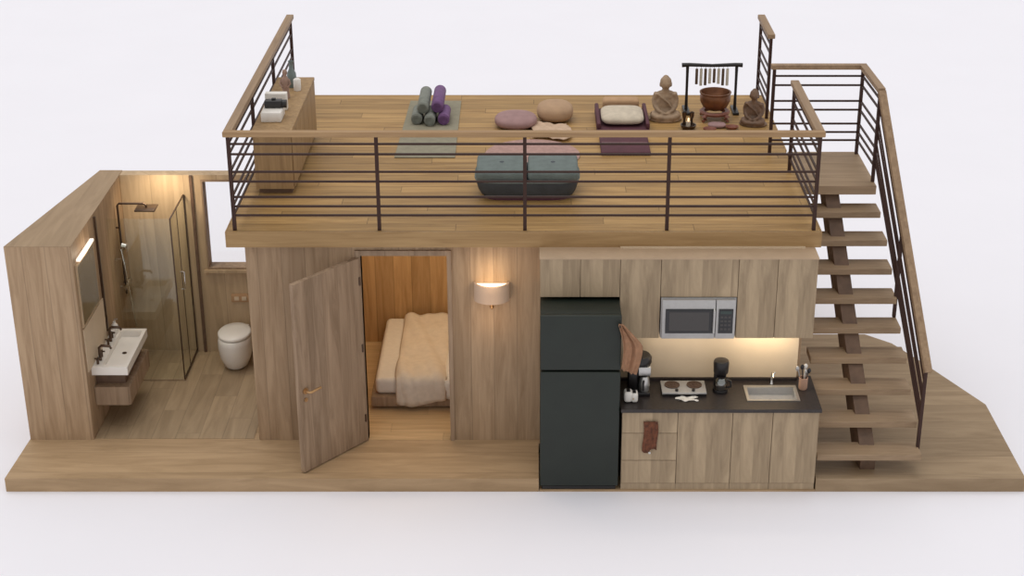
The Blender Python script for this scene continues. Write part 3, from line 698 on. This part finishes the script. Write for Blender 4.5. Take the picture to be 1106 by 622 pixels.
# dusty rug, cushions, pouf
w = MB(); w.lathe([(0,ZD+.001),(.41,ZD+.001),(.415,ZD+.006),(.41,ZD+.011),(0,ZD+.012)], .0, 2.38, 1.03, 1.0, 48)
tag(B('round_rug', w, M_rug), 'round dusty rose rug behind the teal ottoman', 'rug')
w = MB(); w.pillow(-.155, 3.22, ZD+.06, .40, .42, .115, 2.3); tag(build('floor_cushion', w, M_pink, None, True), 'dusty pink round floor cushion left of the tan pouf', 'cushion', None)
w = MB(); w.pillow(.215, 3.42, ZD+.085, .345, .40, .165, 2.5); pf = thing('pouf', 'round tan pouf near the rear edge of the deck', 'pouf', (.215,3.56,ZD)); build('cover', w, M_pouf, pf, True)
w = MB(); w.lathe([(.168,ZD+.08),(.176,ZD+.083),(.176,ZD+.088),(.168,ZD+.091)], .215, 3.42, 1, 1.14, 40); B('piping', w, M_tan, pf)
def bl(u, v):
    x = -.02+.36*u+.03*math.sin(v*4); y = 2.78+.42*v+.04*math.sin(u*6)
    return (x, y, ZD+.017+.012*abs(math.sin(u*11+v*5))+.008*abs(math.sin(v*17)))
o = cloth('throw_blanket', bl, 26, 26, M_blank, 'crumpled peach throw blanket between pink cushion and round rug', .006); o['category'] = 'blanket'
# ottoman
ot = thing('ottoman', 'long grey-teal upholstered ottoman bench with two seat cushions', 'ottoman', (-.04,1.43,ZD))
ox0, ox1, oy0, oy1 = -.475, .39, 1.19, 1.68
w = MB()
def sback(x0, x1, y0, y1, z0, z1, bow, rad, n=24):
    cx_, cy_ = (x0+x1)/2, (y0+y1)/2; a_, b2 = (x1-x0)/2, (y1-y0)/2; poly = []
    for k in range(64):
        t_ = 2*PI*k/64; c_, s_ = math.cos(t_), math.sin(t_)
        poly.append((cx_+a_*math.copysign(abs(c_)**.35,c_), cy_+b2*math.copysign(abs(s_)**.45,s_)))
    return poly
pl = sback(ox0, ox1, oy0, oy1, 0, 0, 0, 0)
def loft(w, poly, levels):
    cx_ = sum(p[0] for p in poly)/len(poly); cy_ = sum(p[1] for p in poly)/len(poly); R2 = []
    for z, k in levels:
        R2.append([w.bm.verts.new((cx_+(x-cx_)*(1-(1-k)*.6), cy_+(y-cy_)*k, z)) for x,y in poly])
    n = len(poly)
    for a, b_ in zip(R2, R2[1:]):
        for i in range(n): w.bm.faces.new((a[i],a[(i+1)%n],b_[(i+1)%n],b_[i]))
    w.bm.faces.new(R2[0][::-1]); w.bm.faces.new(R2[-1])
loft(w, pl, [(ZD+.028,.80),(ZD+.04,.84),(ZD+.08,.92),(ZD+.14,.98),(ZD+.165,1.0),(ZD+.172,.99)]); hint(B('base', w, M_teald, ot, ang=50), 'dark slate lower body')
w = MB(); loft(w, sback(ox0+.05, ox1-.05, oy0+.02, oy1-.05,0,0,0,0), [(ZD,.86),(ZD+.027,.84)]); hint(B('plinth', w, M_plum, ot), 'dark plum plinth')
w = MB(); pp = [(x, y, ZD+.172) for x, y in pl]; w.tube(pp+[pp[0]], .008, 6, False); B('piping', w, M_teal, ot)
for a, b_ in ((ox0+.008,-.046),(-.038,ox1-.008)):
    w = MB(); w.box(a, b_, oy0+.02, oy1-.01, ZD+.178, ZD+.262, .03, 4); c = B('seat_cushion', w, M_teal, ot, ang=60)
    w = MB(); w.ell(((a+b_)/2,1.46,ZD+.262),(.02,.02,.004)); B('button', w, M_teald, c)
# low plum floor seat with cushion, plum mat
tr = thing('floor_seat', 'low dark plum floor seat near the rear edge of the deck', 'seat', (.86,3.2,ZD))
w = MB(); w.box(.60, 1.09, 2.96, 3.62, ZD+.002, ZD+.045, .012, 3); B('base_cushion', w, M_plum, tr, ang=60)
w = MB(); w.box(.60, .635, 2.98, 3.62, ZD+.046, ZD+.10, .01, 3); B('side_bolster', w, M_plum, tr, ang=60)
w = MB(); w.box(1.055, 1.09, 2.98, 3.62, ZD+.046, ZD+.1, .01, 3); B('side_bolster', w, M_plum, tr, ang=60)
w = MB(); w.pillow(.845, 3.25, ZD+.098, .40, .44, .10, 5); tag(build('seat_cushion', w, M_creamc, None, True), 'cream cushion lying on the plum floor seat', 'cushion')
w = MB(); w.box(.68, 1.03, 3.63, 3.78, ZD+.001, ZD+.12, .03, 3); tag(B('bolster', w, M_tan, ang=60), 'tan block bolster behind the cream cushion', 'bolster')
w = MB(); w.box(.615, 1.06, 2.36, 2.84, ZD+.002, ZD+.035, .012, 3); pm = thing('floor_mat', 'dark plum quilted meditation mat in front of the plum floor seat', 'mat', (.84,2.6,ZD)); B('pad', w, M_plum, pm, ang=60)
w = MB(); w.tube([(.63,2.62,ZD+.0355),(1.045,2.62,ZD+.0355)], .004, 6); B('seam', w, M_pink, pm)

# seated statues: one continuous voxel-fused body each
def statue(name, label, x, y, z0, S, mat, yaw=0):
    w = MB(); R3 = Matrix.Rotation(yaw, 3, 'Z'); O = Vector((x,y,z0))
    def T(p): return O+R3@(Vector(p)*S)
    def E(c, r, tilt=None):
        rot = R3 if tilt is None else R3@tilt
        w.ell(T(c), [q*S for q in r], rot, 18)
    def limb(ps, rs): w.tube([T(p) for p in ps], [q*S for q in rs], 12)
    w.lathe([(0,0.0),(.31*S,0.0),(.32*S,.03*S),(.28*S,.06*S),(0,.06*S)], 0, 0, 1, .8, 28)
    for v in list(w.bm.verts): v.co = O+R3@v.co
    E((0,.02,.14),(.18,.15,.10))                   # hips
    E((0,.02,.30),(.14,.10,.19))                   # belly and chest
    E((0,.02,.42),(.155,.095,.1))                  # upper chest
    E((0,.015,.495),(.165,.07,.055))               # shoulders
    limb([(0,.01,.5),(0,0,.595)],[.07,.062])       # neck
    E((0,-.01,.68),(.098,.098,.112))               # head
    E((0,.01,.715),(.104,.104,.095))                 # hair cap
    E((0,.015,.80),(.05,.05,.032))                 # top knot
    E((0,-.11,.67),(.013,.018,.027))                # nose
    E((0,-.106,.632),(.027,.01,.008))              # mouth
    for s in (-1,1):
        E((s*.036,-.102,.692),(.018,.008,.006))     # eyelids
        E((s*.103,.0,.655),(.012,.02,.05))         # ears
        limb([(s*.15,.01,.495),(s*.195,.03,.36),(s*.185,-.02,.26)],[.062,.056,.048])
        limb([(s*.185,-.02,.26),(s*.12,-.12,.19),(s*.04,-.17,.165)],[.048,.04,.03])
        E((s*.12,.0,.30),(.07,.06,.13))            # robe sleeve filling the elbow
        E((s*.03,-.175,.16),(.055,.035,.02))       # hands in lap
        for k in range(4): limb([(s*.05,-.165-.012*k,.165),(-s*.02,-.17-.012*k,.163)],[.009,.008])
        limb([(s*.09,0,.12),(s*.235,-.09,.10)],[.09,.075])                        # thigh
        limb([(s*.235,-.09,.10),(s*.13,-.2,.085),(-s*.05,-.22,.08)],[.07,.055,.042])  # shin
        E((-s*.09,-.22,.10),(.06,.035,.028))       # foot
    limb([(-.15,-.05,.5),(-.05,-.1,.42),(.06,-.11,.33),(.13,-.1,.22)],[.022,.022,.02,.018])  # robe fold
    o = build(name, w, mat, None, True)
    md = o.modifiers.new('fuse','REMESH'); md.mode = 'VOXEL'; md.voxel_size = .014*S; md.use_smooth_shade = True
    sm = o.modifiers.new('soft','SMOOTH'); sm.iterations = 2; sm.factor = .4
    return tag(o, label, 'statue')
statue('buddha_statue', 'tall sandstone seated Buddha statue left of the black chime stand', 1.262, 3.42, ZD+.001, .52, M_stone)
statue('buddha_statue', 'small dark brown seated Buddha statue right of the black chime stand', 2.085, 3.26, ZD+.001, .42, M_stoned, -.25)
# chime stand
cs = thing('chime_stand', 'black frame stand with hanging chime tubes at the deck rear', 'stand', (1.73,3.66,ZD))
for x in (1.485, 1.955):
    w = MB(); w.tube([(x,3.66,ZD+.025),(x,3.66,ZD+.2),(x,3.66,ZD+.36),(x,3.66,ZD+.45)], [.017,.013,.014,.016], 10); B('upright', w, M_black, cs)
    w = MB(); w.box(x-.03, x+.03, 3.53, 3.79, ZD+.001, ZD+.026, .006); B('foot', w, M_black, cs)
w = MB(); w.tube([(1.43,3.66,ZD+.462),(1.5,3.66,ZD+.466),(1.72,3.66,ZD+.458),(1.94,3.66,ZD+.466),(2.01,3.66,ZD+.462)], [.022,.019,.016,.019,.022], 12); B('crossbar', w, M_black, cs)
for i in range(8):
    x = 1.575+i*.042; l = .15+.015*math.sin(i*1.2)
    w = MB(); w.tube([(x,3.66,ZD+.425),(x,3.66,ZD+.425-l)], .014, 10); c = B('chime_tube', w, M_fan if i % 2 == 0 else M_fanl, cs)
    w = MB(); w.tube([(x,3.66,ZD+.45),(x,3.66,ZD+.4255)], .002, 5); B('cord', w, M_black, c)
# singing bowl on stand
bs = thing('bowl_stand', 'red-brown carved stand holding the copper bowl', 'stand', (1.735,3.42,ZD))
w = MB(); w.lathe([(.10,ZD+0.055),(.135,ZD+0.060),(.145,ZD+0.080),(.13,ZD+0.095),(.1,ZD+0.090),(.10,ZD+0.055)], 1.735, 3.42); B('ring', w, M_red, bs)
for k in range(4):
    a = PI/4+k*PI/2; c_, s_ = math.cos(a), math.sin(a)
    w = MB(); w.tube([(1.735+.115*c_,3.42+.115*s_,ZD+0.070),(1.735+.16*c_,3.42+.16*s_,ZD+.05),(1.735+.13*c_,3.42+.13*s_,ZD+.03),(1.735+.17*c_,3.42+.17*s_,ZD+.014)], [.02,.022,.016,.014], 10); B('leg', w, M_red, bs)
w = MB(); w.lathe([(0,ZD+0.097),(.06,ZD+0.097),(.115,ZD+0.130),(.142,ZD+0.185),(.146,ZD+0.230),(.138,ZD+0.255),(.15,ZD+0.263),(.15,ZD+0.273),(.136,ZD+0.273),(.128,ZD+0.235),(.1,ZD+0.145),(0,ZD+0.120)], 1.735, 3.42, n=40)
tag(B('copper_bowl', w, M_copper, ang=60), 'large copper bowl resting on the red-brown stand under the chimes', 'bowl')
w = MB(); w.pillow(1.735, 3.18, ZD+.022, .17, .12, .04, 3); tag(build('mallet_cushion', w, M_pink, None, True), 'small pinkish cushion in front of the bowl stand', 'cushion')
for x, y, lab in ((1.655,3.06,'small red-brown offering dish, left of the two in front of the bowl'),(1.87,3.12,'small red-brown offering dish nearest the small dark statue')):
    w = MB(); w.lathe([(0,ZD+.001),(.035,ZD+.001),(.055,ZD+.02),(.058,ZD+.03),(.052,ZD+.03),(.035,ZD+.012),(0,ZD+.01)], x, y, 1.1, .9, 24); tag(B('offering_dish', w, M_red), lab, 'dish', 'offering dishes')
cn = thing('candle_holder', 'bronze candle holder with two cups and a lit candle beside the tall statue', 'candle holder', (1.46,3.15,ZD))
w = MB(); w.lathe([(0,ZD+.001),(.05,ZD+.001),(.07,ZD+.025),(.075,ZD+.045),(.066,ZD+.045),(.05,ZD+.03),(0,ZD+.028)], 1.46, 3.12); B('dish', w, M_brz, cn)
w = MB(); w.tube([(1.46,3.12,ZD+.028),(1.46,3.12,ZD+.075)], .02, 14); B('candle', w, M_creamc, cn)
w = MB(); w.ell((1.46,3.12,ZD+.092),(.009,.009,.018)); hint(B('flame', w, M_flame, cn), 'small pale flame')
for x in (1.425, 1.495):
    w = MB(); w.lathe([(0,ZD+.03),(.013,ZD+.03),(.011,ZD+.08),(.02,ZD+.11),(.022,ZD+.15),(.018,ZD+.15),(.015,ZD+.115),(0,ZD+.11)], x, 3.17, n=16); B('cup', w, M_brz, cn)

# ------------------------------------------------------------------ lights
def light(name, kind, loc, energy, col, **k):
    l = bpy.data.lights.new(name, kind); l.energy = energy; l.color = col
    for a, b_ in k.items(): setattr(l, a, b_)
    o = bpy.data.objects.new(name, l); C.objects.link(o); o.location = loc; return o
def aim(o, t): o.rotation_euler = (Vector(t)-o.location).to_track_quat('-Z','Y').to_euler()
o = light('sun_light', 'SUN', (-1.5,3.2,9), .95, (1,.97,.94), angle=math.radians(55)); aim(o, (0,2,0))
light('bedroom_light', 'AREA', (-.9,1.6,1.9), 11, (1,.8,.54), shape='RECTANGLE', size=1.3, size_y=1.2)
o = light('bedroom_cove_light', 'AREA', (-.9,2.35,1.88), 4, (1,.78,.5), shape='RECTANGLE', size=1.6, size_y=.1)
light('wall_lamp_light', 'POINT', (-.33,.48,1.68), 1.3, (1,.74,.46), shadow_soft_size=.05)
light('wall_lamp_low_light', 'POINT', (-.33,.42,1.25), .9, (1,.68,.4), shadow_soft_size=.04)
o = light('shower_spot_light', 'SPOT', (-3.3,2.0,2.0), 17, (1,.83,.6), spot_size=2.7, spot_blend=1, shadow_soft_size=.08); aim(o, (-3.25,2.35,1.4))
light('mirror_lamp_light', 'POINT', (-3.58,.97,1.68), 1.2, (1,.82,.62), shadow_soft_size=.05)
o = light('under_cabinet_light', 'AREA', (1.9,.36,1.225), 1.5, (1,.86,.64), shape='RECTANGLE', size=.42, size_y=.06); o.rotation_euler = (.35,0,0)
o = light('under_cabinet_soft_light', 'AREA', (1.3,.36,1.215), .8, (1,.87,.68), shape='RECTANGLE', size=.8, size_y=.06); o.rotation_euler = (.35,0,0)

wld = bpy.data.worlds.new('world'); bpy.context.scene.world = wld; wld.use_nodes = True
bg = wld.node_tree.nodes['Background']; bg.inputs[0].default_value = (1,.985,.98,1); bg.inputs[1].default_value = .74

# ------------------------------------------------------------------ camera
F, W, H_ = 1765, 1106, 622
cam = bpy.data.cameras.new('camera'); co = bpy.data.objects.new('camera', cam); C.objects.link(co)
cam.sensor_width = 36; cam.lens = 36*F/W; cam.shift_x = -(575-553)/W
th = math.atan(781/1765)
co.location = (0,-11.49,6.896); co.rotation_euler = (PI/2-th,0,0)
cam.clip_end = 200
bpy.context.scene.camera = co
vs_ = bpy.context.scene.view_settings; vs_.view_transform = 'Standard'; vs_.look = 'None'; vs_.exposure = 0; vs_.gamma = 1
